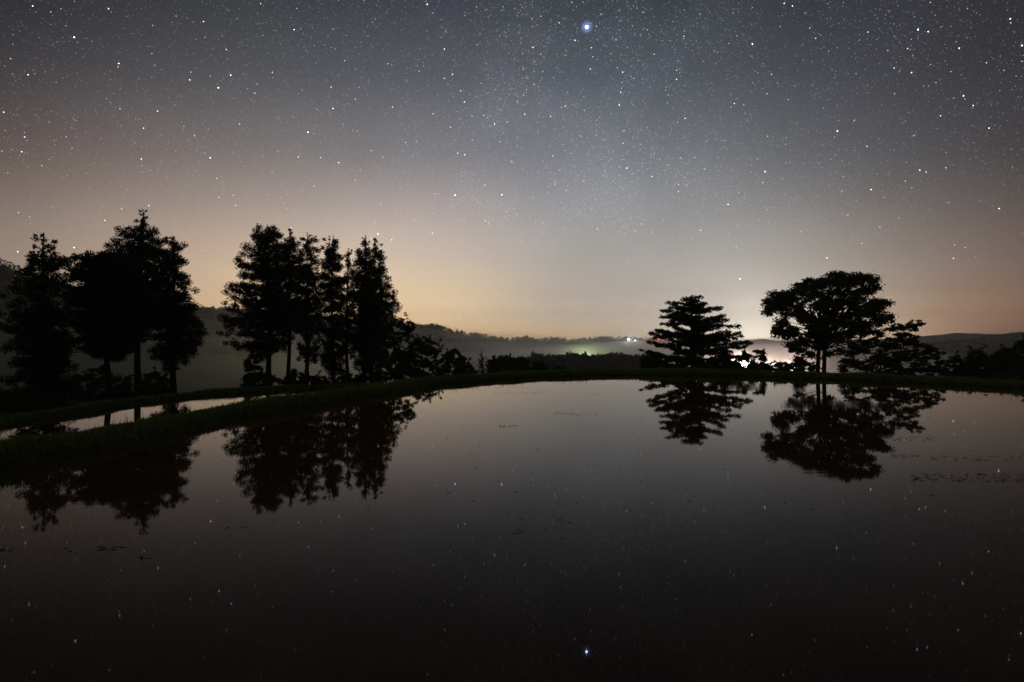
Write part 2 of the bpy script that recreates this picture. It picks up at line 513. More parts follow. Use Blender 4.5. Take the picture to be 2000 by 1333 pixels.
def grass_on(P, Zz, n, lo, hi, seed, maxD=99, minD=0, tall=0.0):
    r = np.random.default_rng(seed)
    m, k = Zz.shape
    w = 1.0 / np.maximum(np.hypot(P[:, 5, 0], P[:, 5, 1]), 6.0) ** 1.3
    D = P[:, 5, 1]
    w = w * (D < maxD) * (D > minD)
    w /= w.sum()
    i = r.choice(m - 1, n, p=w[:m - 1] / w[:m - 1].sum())
    j = r.integers(4, k - 5, n)
    a, b = r.random(n), r.random(n)
    def bl(A):
        return (A[i, j].T * (1 - a) * (1 - b) + A[i + 1, j].T * a * (1 - b) + A[i, j + 1].T * (1 - a) * b + A[i + 1, j + 1].T * a * b).T
    xy, z = bl(P), bl(Zz)
    clump = 0.55 + 0.6 * np.clip(0.5 + wnoise(xy[:, 0] * 2.2, xy[:, 1] * 2.2, seed + 3), 0, 1.3)
    h = r.uniform(lo, hi, n) * clump * (1 + tall * (r.random(n) < 0.02) * r.uniform(1, 3, n))
    base = np.concatenate([xy, (z - 0.01)[:, None]], 1)
    th = r.uniform(0, 6.283, n)
    wd = 0.004 + 0.0009 * np.hypot(xy[:, 0], xy[:, 1]) * 0.45
    side = np.stack([np.cos(th), np.sin(th), np.zeros(n)], 1) * wd[:, None]
    lean = np.stack([np.cos(th + 1.57), np.sin(th + 1.57), np.zeros(n)], 1) * (h * r.uniform(0.1, 0.7, n))[:, None]
    tip = base + lean + np.array([0, 0, 1.0]) * h[:, None]
    V = np.stack([base - side, base + side, tip], 1).reshape(-1, 3)
    return V


gv = np.concatenate([grass_on(mainP, mainZ, 70000, 0.04, 0.14, 31, tall=0.9), grass_on(mainP, mainZ, 26000, 0.05, 0.14, 32, minD=24, tall=1.0)])
g_o = link('grass', quads_mesh('grass', gv, np.arange(len(gv)).reshape(-1, 3)), M['grass'], kind='stuff')
g_o['label'] = 'short green grass growing along the curved bank of the big paddy'
g_o['category'] = 'grass'
gv = grass_on(lowP, lowZ, 22000, 0.05, 0.13, 33)
g_o = link('grass', quads_mesh('grass_low', gv, np.arange(len(gv)).reshape(-1, 3)), M['grass'], kind='stuff')
g_o['label'] = 'grass on the low bank behind the small lower paddy'
g_o['category'] = 'grass'


# ------------------------------------------------------------------ trees
def cedar(name, label, axis, prof, D, trunk_px=None, seed=0, dense=1.0, layered=False, puff=0.36, leaf=(0.17, 0.062), group='tall conifers beside the paddies',
          trunk_w=11, gap=0.16, cat='tree', m='cedar', droop=0.0, base_top=None):
    r = np.random.default_rng(seed + 100)
    trunk_px = axis if trunk_px is None else trunk_px
    bx = (trunk_px - 1000) / F * D
    bz = float(terrain(bx, D)) - 0.05
    root = thing(name, label, cat, (bx, D, bz), group)
    org = np.array([bx, D, bz])
    pr = np.array(prof, float)
    zt = HC - (pr[:, 0] - HZ) / F * D
    wl, wr = -pr[:, 1] / F * D, pr[:, 2] / F * D
    top, bot = zt[0], zt[-1]
    ax_top = (axis - 1000) / F * D
    H = top - bz
    def axis_x(z):
        k = np.clip((z - bz) / H, 0, 1)
        return bx + (ax_top - bx) * k + 0.06 * np.sin(k * 5 + seed)
    # trunk
    zz = np.linspace(bz - 0.3, top - 0.15, 14)
    k = np.linspace(0, 1, 14)
    rad = trunk_w / F * D / 2 * (1 - k) ** 0.8 * (1 + 0.35 * np.exp(-k * 22)) + 0.012
    tb = Tubes(9)
    tb.add(np.stack([axis_x(zz), D + 0.05 * np.sin(zz + seed), zz], 1) - org, rad)
    link('trunk', tb.mesh('trunk'), M['bark'], root, smooth=True)
    # branches carry puffs of foliage
    br = Tubes(4)
    C, Rr, Dir = [], [], []
    step = (0.27 if layered else 0.30) / dense
    z = bot
    az0 = r.uniform(0, 6.28)
    while z < top - 0.05:
        L = np.interp(-z, -zt, wl)
        Rg = np.interp(-z, -zt, wr)
        nb = (7 if layered else 6) if max(L, Rg) > 0.9 else 4
        for b in range(nb):
            if r.random() < gap:
                continue
            az0 += 2.39996
            th = az0 + r.uniform(-0.3, 0.3)
            c = math.cos(th)
            w = (L * (1 - c) + Rg * (1 + c)) / 2
            if abs(c) < 0.75:
                w = max(w, 0.25)
            ln = w * ((r.uniform(0.7, 1.1) if abs(c) > 0.7 else r.uniform(0.4, 0.95)) if layered else r.uniform(0.78, 1.12)) * (0.85 if abs(c) < 0.6 else 1.0)
            z1 = z + r.uniform(-0.5, 0.5) * step * (1.3 if layered else 1)
            fr = (z1 - bot) / max(top - bot, 0.1)
            rise = (0.35 * fr - 0.10 - droop) * ln if not layered else (0.06 + 0.25 * fr + r.uniform(-0.24, 0.20)) * ln
            st = np.array([axis_x(z1 - rise), D, z1 - rise * 0.9])
            en = np.array([axis_x(z1) + c * ln, D + math.sin(th) * ln, z1 + (0.0 if layered else min(1.0, w) * r.normal() * 0.20)])
            mid = (st + en) / 2 + np.array([0, 0, -0.08 * ln if not layered else 0.02 * ln])
            if ln > 0.35:
                br.add(np.stack([st, mid, en]) - org, [0.012 + 0.018 * ln, 0.008 + 0.01 * ln, 0.006])
            npf = max(1, int(ln / (puff * (0.85 if not layered else 0.7))))
            for q in range(npf):
                t = 1.0 - q * (puff * 0.85) / max(ln, 0.2) if npf > 1 else 1.0
                if t < 0.15:
                    continue
                pp = (1 - t) ** 2 * st + 2 * t * (1 - t) * mid + t * t * en
                jit = r.normal(size=3) * 0.25 * puff
                if layered:
                    jit[2] *= 0.6
                sc = r.uniform(0.65, 1.15) * (1.0 if w > 0.9 else max(0.35, w / 0.9))
                C.append(pp + jit - np.array([c, math.sin(th), 0]) * puff * 0.5 * sc)
                Rr.append(puff * sc)
                Dir.append((c, math.sin(th), 0.25))
        z += step * r.uniform(0.8, 1.2)
    # leader
    for q in np.linspace(0, 1, 9):
        C.append(np.array([axis_x(top) + r.normal() * 0.03, D, top - 0.02 - (0.6 if layered else 1.5) * q]))
        Rr.append(0.06 + 0.20 * q)
        Dir.append((0, 0, 1))
    C, Rr, Dir = np.array(C), np.array(Rr), np.array(Dir)
    C[:, 2] = np.minimum(C[:, 2], top - 0.6 * Rr)
    if br.V:
        link('branches', br.mesh('branches'), M['bark'], root)
    cnt = np.maximum(10, (88 * (Rr / 0.36) ** 1.6 * dense)).astype(int)
    idx = np.repeat(np.arange(len(C)), cnt)
    n = len(idx)
    off = r.normal(size=(n, 3))
    off /= np.linalg.norm(off, axis=1)[:, None]
    off *= (r.random(n) ** (0.5 if layered else 0.65))[:, None]
    flat = np.array([1, 1, 0.58]) if layered else np.array([1, 1, 0.85])
    P = C[idx] + off * Rr[idx][:, None] * flat * (1.0 if layered else 0.88)
    Dv = off * 0.8 + Dir[idx] * 0.6 + r.normal(size=(n, 3)) * 0.3 + np.array([0, 0, 0.0 if layered else 0.25])
    L_ = r.uniform(0.6, 1.3, n) * leaf[0]
    W_ = r.uniform(0.7, 1.3, n) * leaf[1]
    link('crown', leaves_mesh('crown', P - org, Dv, L_, W_, r), M[m], root)
    return root


def inside(poly, P):
    x, y = P[:, 0], P[:, 1]
    res = np.zeros(len(P), bool)
    n = len(poly)
    for i in range(n):
        x0, y0 = poly[i]
        x1, y1 = poly[(i + 1) % n]
        c = ((y0 > y) != (y1 > y)) & (x < (x1 - x0) * (y - y0) / (y1 - y0 + 1e-12) + x0)
        res ^= c
    return res


def edge_dist(poly, P):
    best = np.full(len(P), 1e9)
    n = len(poly)
    for i in range(n):
        a = np.array(poly[i], float)
        b = np.array(poly[(i + 1) % n], float)
        t = np.clip(((P - a) @ (b - a)) / ((b - a) @ (b - a) + 1e-9), 0, 1)
        best = np.minimum(best, np.linalg.norm(P - (a + t[:, None] * (b - a)), axis=1))
    return best


def broadleaf(name, label, poly, D, bases, fork_py, seed=0, rpx=9.0, gap=0.25, leaf=(0.26, 0.12), density=1.0, trunk_w=9, cat='tree', group=None, m='leaf',
              flat=0.6, nbranch=40, depth=1.0, per=44, lobes=None, shoots=0.35, rimskip=0.4):
    r = np.random.default_rng(seed + 500)
    poly = [tuple(p) for p in poly]
    pa = np.array(poly, float)
    k = D / F
    bx = (np.mean([b for b in bases]) - 1000) * k
    bz = float(terrain(bx, D)) - 0.05
    root = thing(name, label, cat, (bx, D, bz), group)
    org = np.array([bx, D, bz])
    lo, hi = pa.min(0), pa.max(0)
    area = 0.5 * abs(np.sum(pa[:, 0] * np.roll(pa[:, 1], -1) - pa[:, 1] * np.roll(pa[:, 0], -1)))
    ncl = int(area / (rpx * rpx) * 3.0 * density)
    S = r.uniform(lo, hi, size=(ncl * 6 + 50, 2))
    S = S[inside(poly, S)][:ncl]
    dd = edge_dist(poly, S)
    gn = wnoise(S[:, 0] / rpx * 1.1, S[:, 1] / rpx * 1.5, seed + 7, ((1.0, 1.0), (2.1, 0.6)))
    keep = (gn > np.quantile(gn, gap)) & (dd > rpx * 0.35)
    S, dd = S[keep], dd[keep]
    ldep = None
    if lobes:
        fill = r.random(len(S)) < 0.75
        kx = r.uniform(-1, 1, fill.sum()) * np.minimum(dd[fill] * 1.4 + rpx * 0.5, (hi[0] - lo[0]) * 0.42)
        S, ldep = [S[fill]], [kx]
        for cx, cy_, rr in lobes:
            rr = rr * 1.08
            n_ = max(5, int(3.2 * (rr / rpx) ** 2.4))
            v = r.normal(size=(n_, 3))
            v *= (r.random(n_) ** 0.45 * max(rr - rpx * 0.55, rr * 0.4) / np.linalg.norm(v, axis=1))[:, None]
            far = (hi[0] - lo[0]) * 0.38 * math.sqrt(max(0.05, 1 - ((cx - pa.mean(0)[0]) / (hi[0] - lo[0]) * 1.9) ** 2))
            base = r.uniform(-1, 1) * far
            S.append(np.stack([cx + v[:, 0], cy_ + v[:, 1] * 0.9], 1))
            ldep.append(base + v[:, 2])
        S, ldep = np.concatenate(S), np.concatenate(ldep)
        dd = np.full(len(S), rpx)
    # rim clumps hold the outline
    rim = []
    for i in range(len(poly)):
        a, b = pa[i], pa[(i + 1) % len(poly)]
        for t in np.arange(0, 1, rpx * 0.7 / (np.linalg.norm(b - a) + 1e-6)):
            rim.append(a + (b - a) * t + r.normal(size=2) * rpx * 0.30)
    rim = np.array(rim)
    cen = pa.mean(0)
    rim = rim + (cen - rim) / np.linalg.norm(cen - rim, axis=1)[:, None] * rpx * 0.45
    low = rim[:, 1] > hi[1] - rpx * 0.8
    rim = rim[~low & (r.random(len(rim)) > rimskip)]
    # shoots that stick out past the rim
    sh = rim[r.random(len(rim)) < shoots]
    dirs = (sh - cen) / np.linalg.norm(sh - cen, axis=1)[:, None] + r.normal(size=sh.shape) * 0.45
    SH = np.concatenate([sh + dirs * rpx * q + np.array([0, -0.25 * rpx * q]) for q in (0.55, 1.1, 1.5)]) if len(sh) else np.zeros((0, 2))
    if lobes:
        rim, SH = np.zeros((0, 2)), np.zeros((0, 2))
    nsh = len(SH)
    dd = np.concatenate([dd, np.full(len(rim) + nsh, rpx * 0.4)])
    S = np.concatenate([S, rim, SH])
    dy = r.uniform(-1, 1, len(S)) * np.minimum(dd * 1.3 + rpx * 0.5, (hi[0] - lo[0]) * 0.45) * depth * k
    if lobes:
        dy = ldep * k
    C = np.stack([(S[:, 0] - 1000) / F * (D + dy), D + dy, HC - (S[:, 1] - HZ) / F * (D + dy)], 1)
    C[:, 2] = np.maximum(C[:, 2], terrain(C[:, 0], C[:, 1]) + 0.1)
    Rr = rpx * k * r.uniform(0.55, 1.15, len(C))
    if nsh:
        Rr[-nsh:] *= 0.5
    # stems
    tb, br = Tubes(8), Tubes(4)
    forks = []
    for q, b in enumerate(bases):
        fx = b + (cen[0] - b) * 0.35 + (q - (len(bases) - 1) / 2) * 3
        f = W(fx, fork_py, D + 0.1 * q)
        f[1] = D + 0.15 * q
        x0 = (b - 1000) * k
        t = np.linspace(0, 1, 9)
        z0 = float(terrain(x0, D)) - 0.25
        pts = np.stack([x0 + (f[0] - x0) * t ** 1.4 + 0.03 * np.sin(t * 6 + q), D + 0.15 * q * t, z0 + (f[2] - z0) * t], 1)
        tb.add(pts - org, trunk_w * k / 2 * (1 - 0.5 * t) * (1 + 0.3 * np.exp(-t * 12)))
        forks.append((f, pts))
    sel = r.permutation(len(C))[:nbranch]
    for s in sel:
        f, pts = forks[r.integers(len(forks))]
        kk = r.integers(5, 9)
        st = pts[kk] if kk < len(pts) else f
        if C[s][2] < st[2]:
            st = pts[max(1, int(np.argmin(np.abs(pts[:, 2] - (C[s][2] - 0.5)))))]
        mid = st * 0.45 + C[s] * 0.55
        mid[2] += 0.12 * (C[s][2] - st[2]) + r.normal() * 0.08
        mid[:2] -= (C[s][:2] - st[:2]) * 0.12
        t = np.linspace(0, 1, 6)[:, None]
        bz_ = (1 - t) ** 2 * st + 2 * t * (1 - t) * mid + t * t * C[s]
        r0 = trunk_w * k * 0.16
        br.add(bz_ - org, np.linspace(r0, 0.008, 6))
    link('trunk', tb.mesh('trunk'), M['bark'], root, smooth=True)
    if br.V:
        link('branches', br.mesh('branches'), M['bark'], root)
    cnt = per * np.ones(len(C)) * r.uniform(0.5, 1.3, len(C))
    if nsh:
        cnt[-nsh:] *= 0.3
    cnt = np.maximum(6, cnt).astype(int)
    idx = np.repeat(np.arange(len(C)), cnt)
    n = len(idx)
    off = r.normal(size=(n, 3))
    off /= np.linalg.norm(off, axis=1)[:, None]
    off *= (r.random(n) ** 0.5 * r.uniform(0.85, 1.4, n))[:, None]
    P = C[idx] + off * Rr[idx][:, None] * np.array([1.1, 1.1, flat])
    Dv = off * np.array([1, 1, 0.5]) + r.normal(size=(n, 3)) * 0.45 + np.array([0, 0, -0.15])
    link('crown', leaves_mesh('crown', P - org, Dv, r.uniform(0.6, 1.3, n) * leaf[0], r.uniform(0.7, 1.2, n) * leaf[1], r), M[m], root)
    return root


GA = 'conifers behind the small lower paddy'
GB = 'row of conifers at the bend of the bank'
cedar('conifer_tree', 'narrow ragged conifer at the far left edge, foliage down to the ground', 85,
      [(457, -3, 6), (470, -15, 17), (500, -27, 32), (530, -33, 38), (560, -44, 42), (600, -62, 50), (640, -73, 56), (665, -62, 54), (690, -58, 48), (720, -68, 50), (760, -58, 46), (785, -50, 42)],
      32, seed=1, puff=0.40, gap=0.34, group=GA, dense=1.0)
cedar('conifer_tree', 'dense round-crowned conifer with flat underside between two taller conifers', 203,
      [(494, -38, 34), (504, -60, 58), (530, -70, 70), (580, -68, 74), (620, -64, 72), (660, -56, 66), (684, -44, 54), (697, -20, 30)],
      36, trunk_px=211, seed=2, puff=0.36, gap=0.02, dense=1.3, group=GA, trunk_w=12)
cedar('conifer_tree', 'tallest conifer of the left clump with a thin pointed tip and bare trunk', 278,
      [(410, -3, 5), (425, -6, 12), (440, -15, 18), (450, -9, 24), (461, -40, 32), (480, -70, 44), (498, -80, 50), (540, -74, 60), (590, -66, 66), (640, -46, 45), (665, -14, 14)],
      42, trunk_px=268, seed=3, puff=0.50, gap=0.30, dense=1.0, group=GA, trunk_w=13)
cedar('conifer_tree', 'drooping conifer on the right side of the left clump with straight bare trunk', 338,
      [(463, -18, -2), (480, -25, 14), (500, -35, 22), (530, -40, 20), (550, -42, 32), (575, -45, 42), (600, -45, 52), (625, -42, 60), (660, -35, 58), (690, -36, 46), (702, -30, 28), (718, -25, 2)],
      42, trunk_px=340, seed=4, puff=0.50, gap=0.30, group=GA, trunk_w=12)
cedar('conifer_tree', 'widest conifer of the bank row, spreading to the left with a twin tip', 524,
      [(440, -12, 14), (452, -26, 24), (470, -36, 32), (485, -50, 40), (505, -50, 42), (530, -64, 45), (550, -73, 45), (572, -81, 48), (590, -74, 48), (607, -88, 48), (642, -95, 46), (670, -92, 40), (682, -60, 30), (692, -28, 12)],
      47, trunk_px=526, seed=5, puff=0.54, gap=0.30, group=GB, trunk_w=11)
cedar('conifer_tree', 'slim conifer just right of the widest one in the bank row, bowed trunk', 568,
      [(447, -4, 5), (465, -11, 15), (480, -17, 22), (510, -21, 28), (560, -26, 31), (610, -28, 28), (650, -18, 17), (665, -6, 6)],
      49, trunk_px=562, seed=6, puff=0.46, gap=0.24, group=GB, trunk_w=8)
cedar('conifer_tree', 'slim conifer in the bank row with low branches on the right of its trunk', 602,
      [(455, -2, 5), (470, -11, 15), (490, -15, 24), (520, -21, 26), (560, -26, 28), (600, -28, 31), (640, -26, 28), (665, -14, 17), (690, -19, 33), (706, -9, 21)],
      46, trunk_px=597, seed=7, puff=0.46, gap=0.24, group=GB, trunk_w=8)
cedar('conifer_tree', 'conifer standing just right of the gap in the bank row, foliage almost to the ground', 650,
      [(461, -2, 5), (478, -18, 15), (500, -24, 18), (530, -24, 20), (560, -27, 26), (600, -32, 28), (650, -28, 30), (690, -25, 30), (725, -22, 27), (738, -9, 12)],
      48, seed=8, puff=0.46, gap=0.24, group=GB, trunk_w=8)
cedar('conifer_tree', 'shortest conifer of the bank row with thin bare lower trunk', 679,
      [(487, -2, 4), (500, -9, 13), (520, -14, 18), (560, -20, 20), (610, -22, 22), (650, -20, 20), (690, -9, 9)],
      46, trunk_px=678, seed=9, puff=0.46, gap=0.24, group=GB, trunk_w=7)
cedar('conifer_tree', 'left one of the two crowded conifers ending the bank row', 713,
      [(461, -2, 4), (478, -13, 9), (490, -21, 12), (520, -24, 19), (560, -28, 26), (610, -32, 30), (660, -32, 31), (700, -26, 26), (730, -12, 12)],
      48, trunk_px=712, seed=10, puff=0.48, gap=0.18, group=GB, trunk_w=8)
cedar('conifer_tree', 'last conifer of the bank row, bulging to the right above broadleaf branches', 733,
      [(466, -2, 4), (485, -9, 12), (495, -12, 22), (520, -16, 26), (545, -18, 34), (570, -20, 46), (590, -22, 50), (615, -22, 54), (632, -22, 44), (660, -20, 35), (700, -20, 30), (728, -12, 12)],
      47, trunk_px=725, seed=11, puff=0.50, gap=0.16, group=GB, trunk_w=8)
cedar('small_conifer', 'small pointed conifer among the bushes behind the far bank', 942,
      [(686, -1, 1), (693, -5, 4), (701, -9, 9), (716, -10, 10), (742, -12, 12)], 56, seed=12, puff=0.3, gap=0.05, group=None, trunk_w=4, m='leaf')

cedar('layered_tree', 'tree with flat layered branches standing behind the middle of the far bank', 1352,
      [(577, -8, 6), (583, -25, 26), (590, -46, 36), (603, -50, 52), (612, -62, 64), (629, -64, 80), (640, -74, 80), (652, -88, 94), (671, -98, 110), (682, -95, 112), (698, -98, 88), (712, -96, 70), (724, -60, 50)],
      45, seed=13, puff=0.34, gap=0.36, layered=True, leaf=(0.20, 0.085), group=None, trunk_w=12, m='leaf')

T2_LOBES = [(1512, 590, 25), (1504, 608, 15), (1543, 578, 19), (1561, 566, 16), (1585, 556, 19), (1606, 558, 20), (1632, 547, 21), (1655, 550, 18), (1678, 545, 17), (1702, 547, 15), (1712, 562, 11),
            (1690, 566, 17), (1714, 592, 18), (1733, 593, 9), (1698, 602, 20), (1722, 624, 17), (1737, 619, 8), (1690, 640, 19), (1662, 650, 16), (1640, 664, 12), (1524, 630, 15), (1518, 648, 11), (1545, 650, 15),
            (1545, 674, 12), (1560, 686, 9), (1576, 668, 13), (1590, 642, 14), (1570, 616, 12), (1598, 596, 11), (1640, 588, 12), (1668, 602, 12), (1618, 658, 15), (1558, 600, 11), (1634, 626, 11), (1668, 576, 15), (1612, 580, 11),
            (1596, 678, 9), (1650, 618, 8), (1606, 622, 9),
            (1560, 701, 8), (1620, 690, 11), (1582, 692, 9), (1642, 688, 12), (1666, 676, 13), (1690, 667, 12)]
T2 = [(1487, 598), (1500, 574), (1524, 560), (1543, 561), (1562, 548), (1580, 551), (1598, 538), (1612, 537), (1630, 528), (1652, 531), (1664, 536), (1674, 528), (1688, 535), (1710, 532), (1720, 548), (1718, 560),
      (1708, 574), (1725, 580), (1740, 584), (1736, 596), (1726, 606), (1742, 617), (1740, 628), (1728, 636), (1722, 650), (1700, 665), (1670, 672), (1640, 668), (1622, 680), (1600, 682), (1575, 690), (1556, 694), (1536, 690), (1530, 674), (1512, 660), (1506, 644), (1512, 630), (1498, 618)]
broadleaf('broadleaf_tree', 'large round-topped broadleaf tree with two trunks behind the far bank', T2, 38.6, [1594, 1608], 628, seed=1, rpx=10, gap=0.24, trunk_w=10, nbranch=150, leaf=(0.22, 0.09), density=1.0, per=48, flat=0.66, shoots=0.0, lobes=T2_LOBES)
T3 = [(1648, 738), (1640, 715), (1652, 692), (1690, 668), (1720, 648), (1740, 638), (1752, 632), (1764, 640), (1775, 631), (1788, 640), (1795, 627), (1803, 630), (1782, 650), (1792, 658), (1786, 667), (1806, 671), (1816, 679), (1831, 682), (1815, 689), (1802, 694), (1825, 697), (1836, 694), (1842, 704), (1838, 722), (1810, 742), (1655, 744)]
broadleaf('broadleaf_tree', 'low spreading many-stemmed broadleaf tree leaning right beside the round-topped tree', T3, 37.4, [1688, 1696, 1702], 700, seed=2, rpx=7, gap=0.33, trunk_w=4, nbranch=110, leaf=(0.22, 0.08), density=0.95, flat=0.35, per=30, shoots=0.25)

GS = 'bushes along the banks'
BUSHES = [
    ('broadleaf_tree', 'small broadleaf tree reaching out right from under the last conifer of the row', [(738, 650), (752, 640), (770, 626), (790, 627), (808, 629), (813, 637), (798, 644), (809, 652), (798, 662), (780, 661), (772, 672), (786, 690), (800, 705), (796, 735), (730, 748), (735, 690)], 44, [752, 760], 700, .38, 'leaf', 8),
    ('bush', 'tall rounded bush on the bank right of the conifer row', [(790, 690), (800, 672), (820, 662), (832, 659), (845, 668), (856, 672), (859, 686), (850, 700), (860, 722), (848, 742), (775, 746), (772, 710)], 47, [815, 824], 715, .22, 'leaf', 8),
    ('bush', 'leafy bush with a pointed top left of the small conifer', [(858, 705), (874, 689), (885, 683), (897, 692), (910, 700), (921, 714), (929, 730), (926, 745), (850, 745)], 58, [888], 725, .28, 'leaf', 6),
    ('bush', 'narrow bush just right of the small conifer', [(954, 710), (965, 700), (978, 704), (980, 745), (952, 745)], 60, [966], 728, .2, 'leaf', 5.5),
    ('bush', 'square-topped bush between two narrow ones behind the bank', [(980, 702), (990, 695), (1002, 699), (1004, 745), (978, 745)], 61, [991], 728, .2, 'leaf', 5.5),
    ('bush', 'bush at the right end of the low bush row behind the bank', [(1008, 708), (1018, 699), (1028, 706), (1030, 720), (1036, 742), (1004, 742)], 59, [1018], 728, .25, 'leaf', 5),
    ('sapling', 'small sapling with clumped leaves peeping over the far bank', [(1034, 722), (1045, 711), (1055, 707), (1062, 715), (1070, 722), (1062, 738), (1036, 738)], 50, [1050], 728, .3, 'leaf', 5),
    ('sapling', 'tiny twin-headed sapling alone on the far bank', [(1082, 721), (1090, 714), (1095, 721), (1102, 715), (1106, 723), (1100, 736), (1084, 736)], 46, [1090, 1098], 726, .25, 'leaf', 4.5),
    ('bush', 'loose bush glowing from behind, right of the layered tree', [(1440, 704), (1455, 690), (1465, 696), (1478, 683), (1490, 684), (1495, 696), (1497, 708), (1507, 722), (1500, 736), (1440, 736), (1435, 716)], 42, [1470, 1476], 715, .32, 'leaf', 7),
    ('bush', 'low bush under the right branches of the layered tree', [(1376, 716), (1394, 704), (1418, 690), (1440, 697), (1442, 736), (1376, 736)], 43.5, [1410], 722, .3, 'leaf', 7),
    ('bush', 'low bush under the left branches of the layered tree', [(1254, 708), (1276, 698), (1300, 706), (1316, 716), (1316, 738), (1262, 738)], 46, [1290], 722, .36, 'leaf', 6),
    ('bush', 'low bush at the left foot of the double trunk', [(1511, 716), (1525, 706), (1545, 711), (1562, 700), (1580, 708), (1590, 716), (1588, 740), (1515, 740)], 41, [1550], 722, .3, 'leaf', 7),
    ('bush', 'dark bush beside the leaning broadleaf tree', [(1836, 728), (1850, 710), (1862, 696), (1875, 702), (1886, 714), (1892, 752), (1836, 752)], 43, [1864], 720, .06, 'leaf', 8),
    ('bush', 'dark bush with a peaked top in the hedge at the far right', [(1884, 714), (1895, 690), (1905, 683), (1920, 690), (1936, 700), (1942, 752), (1884, 752)], 45, [1912], 715, .06, 'leaf', 8),
    ('bush', 'taller dark bush second from the right end of the hedge', [(1930, 702), (1945, 690), (1960, 680), (1975, 676), (1986, 690), (1992, 752), (1930, 752)], 46, [1960], 712, .06, 'leaf', 8),
    ('bush', 'highest bush of the hedge, cut off by the right edge of the view', [(1976, 692), (1990, 668), (2000, 664), (2030, 655), (2070, 670), (2095, 752), (1980, 752)], 48, [2020], 705, .06, 'leaf', 9),
    ('bush', 'low yellow-green bush in front of the dark hedge at far right', [(1945, 742), (1957, 730), (1975, 724), (2000, 722), (2024, 727), (2030, 760), (1945, 760)], 36.5, [1985], 740, .12, 'pale_leaf', 7),
    ('bush', 'spreading bush under the round-crowned conifer', [(122, 770), (132, 746), (150, 731), (168, 738), (180, 720), (200, 717), (225, 735), (250, 742), (264, 790), (122, 790)], 39, [180, 196], 755, .25, 'leaf', 9),
    ('bush', 'bush between the two bare trunks at the left', [(274, 760), (284, 735), (300, 727), (326, 736), (334, 778), (274, 782)], 44, [302], 755, .2, 'leaf', 8),
    ('bush', 'dark bush filling the far left corner below the ragged conifer', [(-40, 790), (-10, 768), (30, 764), (90, 772), (132, 782), (140, 812), (-40, 822)], 30, [40], 795, .05, 'leaf', 12),
    ('bush', 'straggly bush at the left foot of the widest conifer', [(476, 742), (482, 728), (478, 708), (490, 690), (504, 704), (514, 730), (548, 742), (548, 764), (470, 764)], 46, [506], 735, .3, 'leaf', 8),
    ('bush', 'low bush around the slim trunks of the bank row', [(556, 742), (572, 722), (600, 734), (628, 736), (642, 744), (642, 764), (552, 764)], 47.5, [590], 745, .18, 'leaf', 7),
    ('bush', 'low bush at the foot of the crowded conifers', [(655, 742), (680, 730), (705, 736), (740, 728), (748, 758), (655, 762)], 47, [700], 742, .15, 'leaf', 7),
]
for i, (nm_, lab, poly, D, bases, fk, gp, mm, rp) in enumerate(BUSHES):
    broadleaf(nm_, lab, poly, D, bases, fk, seed=20 + i, rpx=rp * 0.72, gap=0.08 + gp * 0.7, shoots=0.5, trunk_w=3.2, m=mm, cat={'bush': 'bush', 'sapling': 'sapling'}.get(nm_, 'tree'),
              group=GS if nm_ == 'bush' else None, nbranch=26, leaf=(0.0044 * D, 0.0019 * D), per=46, density=0.95)


# ------------------------------------------------------------------ hills and far woods
def hill(name, prof, D, D0, z0, D1, seed, cols=170, amp=1.0):
    pr = np.array(prof, float)
    px = np.linspace(pr[0, 0], pr[-1, 0], cols)
    py = np.interp(px, pr[:, 0], pr[:, 1])
    zc = HC - (py - HZ) / F * D - amp * 4
    rows = np.concatenate([np.linspace(0, 1, 16), np.linspace(1.15, 2, 7)])
    V = []
    for t in rows:
        if t <= 1:
            d = D0 + (D - D0) * t
            z = z0 + (zc - z0) * (t ** 1.25 * (2 - t) if t < 1 else 1)
        else:
            u = t - 1
            d = D + (D1 - D) * u
            z = zc + (z0 - 2 - zc) * u * u * (3 - 2 * u)
        x = (px - 1000) / F * D * (0.35 + 0.65 * d / D) if False else (px - 1000) / F * (D * 0.25 + d * 0.75)
        z = z + amp * 2.2 * wnoise(x / 38, np.full_like(x, d) / 38, seed) * min(1, abs(t) * 2)
        V.append(np.stack([x, np.full_like(x, d), z], 1))
    k = cols
    V = np.array(V)
    i = np.arange(len(rows) - 1)[:, None] * k
    j = np.arange(k - 1)[None]
    Q = np.stack([i + j, i + j + 1, i + k + j + 1, i + k + j], -1).reshape(-1, 4)
    link(name, quads_mesh(name, V.reshape(-1, 3), Q), M['hill'], kind='structure', smooth=True)
    return V


def wood(name, label, spots, hts, wds, leafs, seed, per=70, spire=0.5):
    """one far-off wood read as a mass: every crown a spindle or dome of leaf sprays"""
    r = np.random.default_rng(seed)
    n = len(spots)
    idx = np.repeat(np.arange(n), per)
    N = len(idx)
    t = r.random(N) ** 0.8
    sp = (r.random(n) < spire)[idx]
    prof = np.where(sp, np.minimum(1, (1 - t) * 5.5) ** 0.8 * (1 - 0.25 * t), np.sqrt(np.clip(1 - (2 * t - 0.9) ** 2 / 1.25, 0.02, 1)))
    th = r.uniform(0, 6.283, N)
    rr = wds[idx] * prof * np.sqrt(r.random(N)) * r.uniform(0.8, 1.15, N)
    P = spots[idx] + np.stack([np.cos(th) * rr, np.sin(th) * rr, t * hts[idx]], 1)
    Dv = np.stack([np.cos(th), np.sin(th), r.uniform(-0.3, 0.8, N)], 1)
    o = link(name, leaves_mesh(name, P, Dv, leafs * r.uniform(0.6, 1.3, N), leafs * r.uniform(0.35, 0.7, N), r), M['forest'], kind='stuff')
    o['label'] = label
    o['category'] = 'forest'


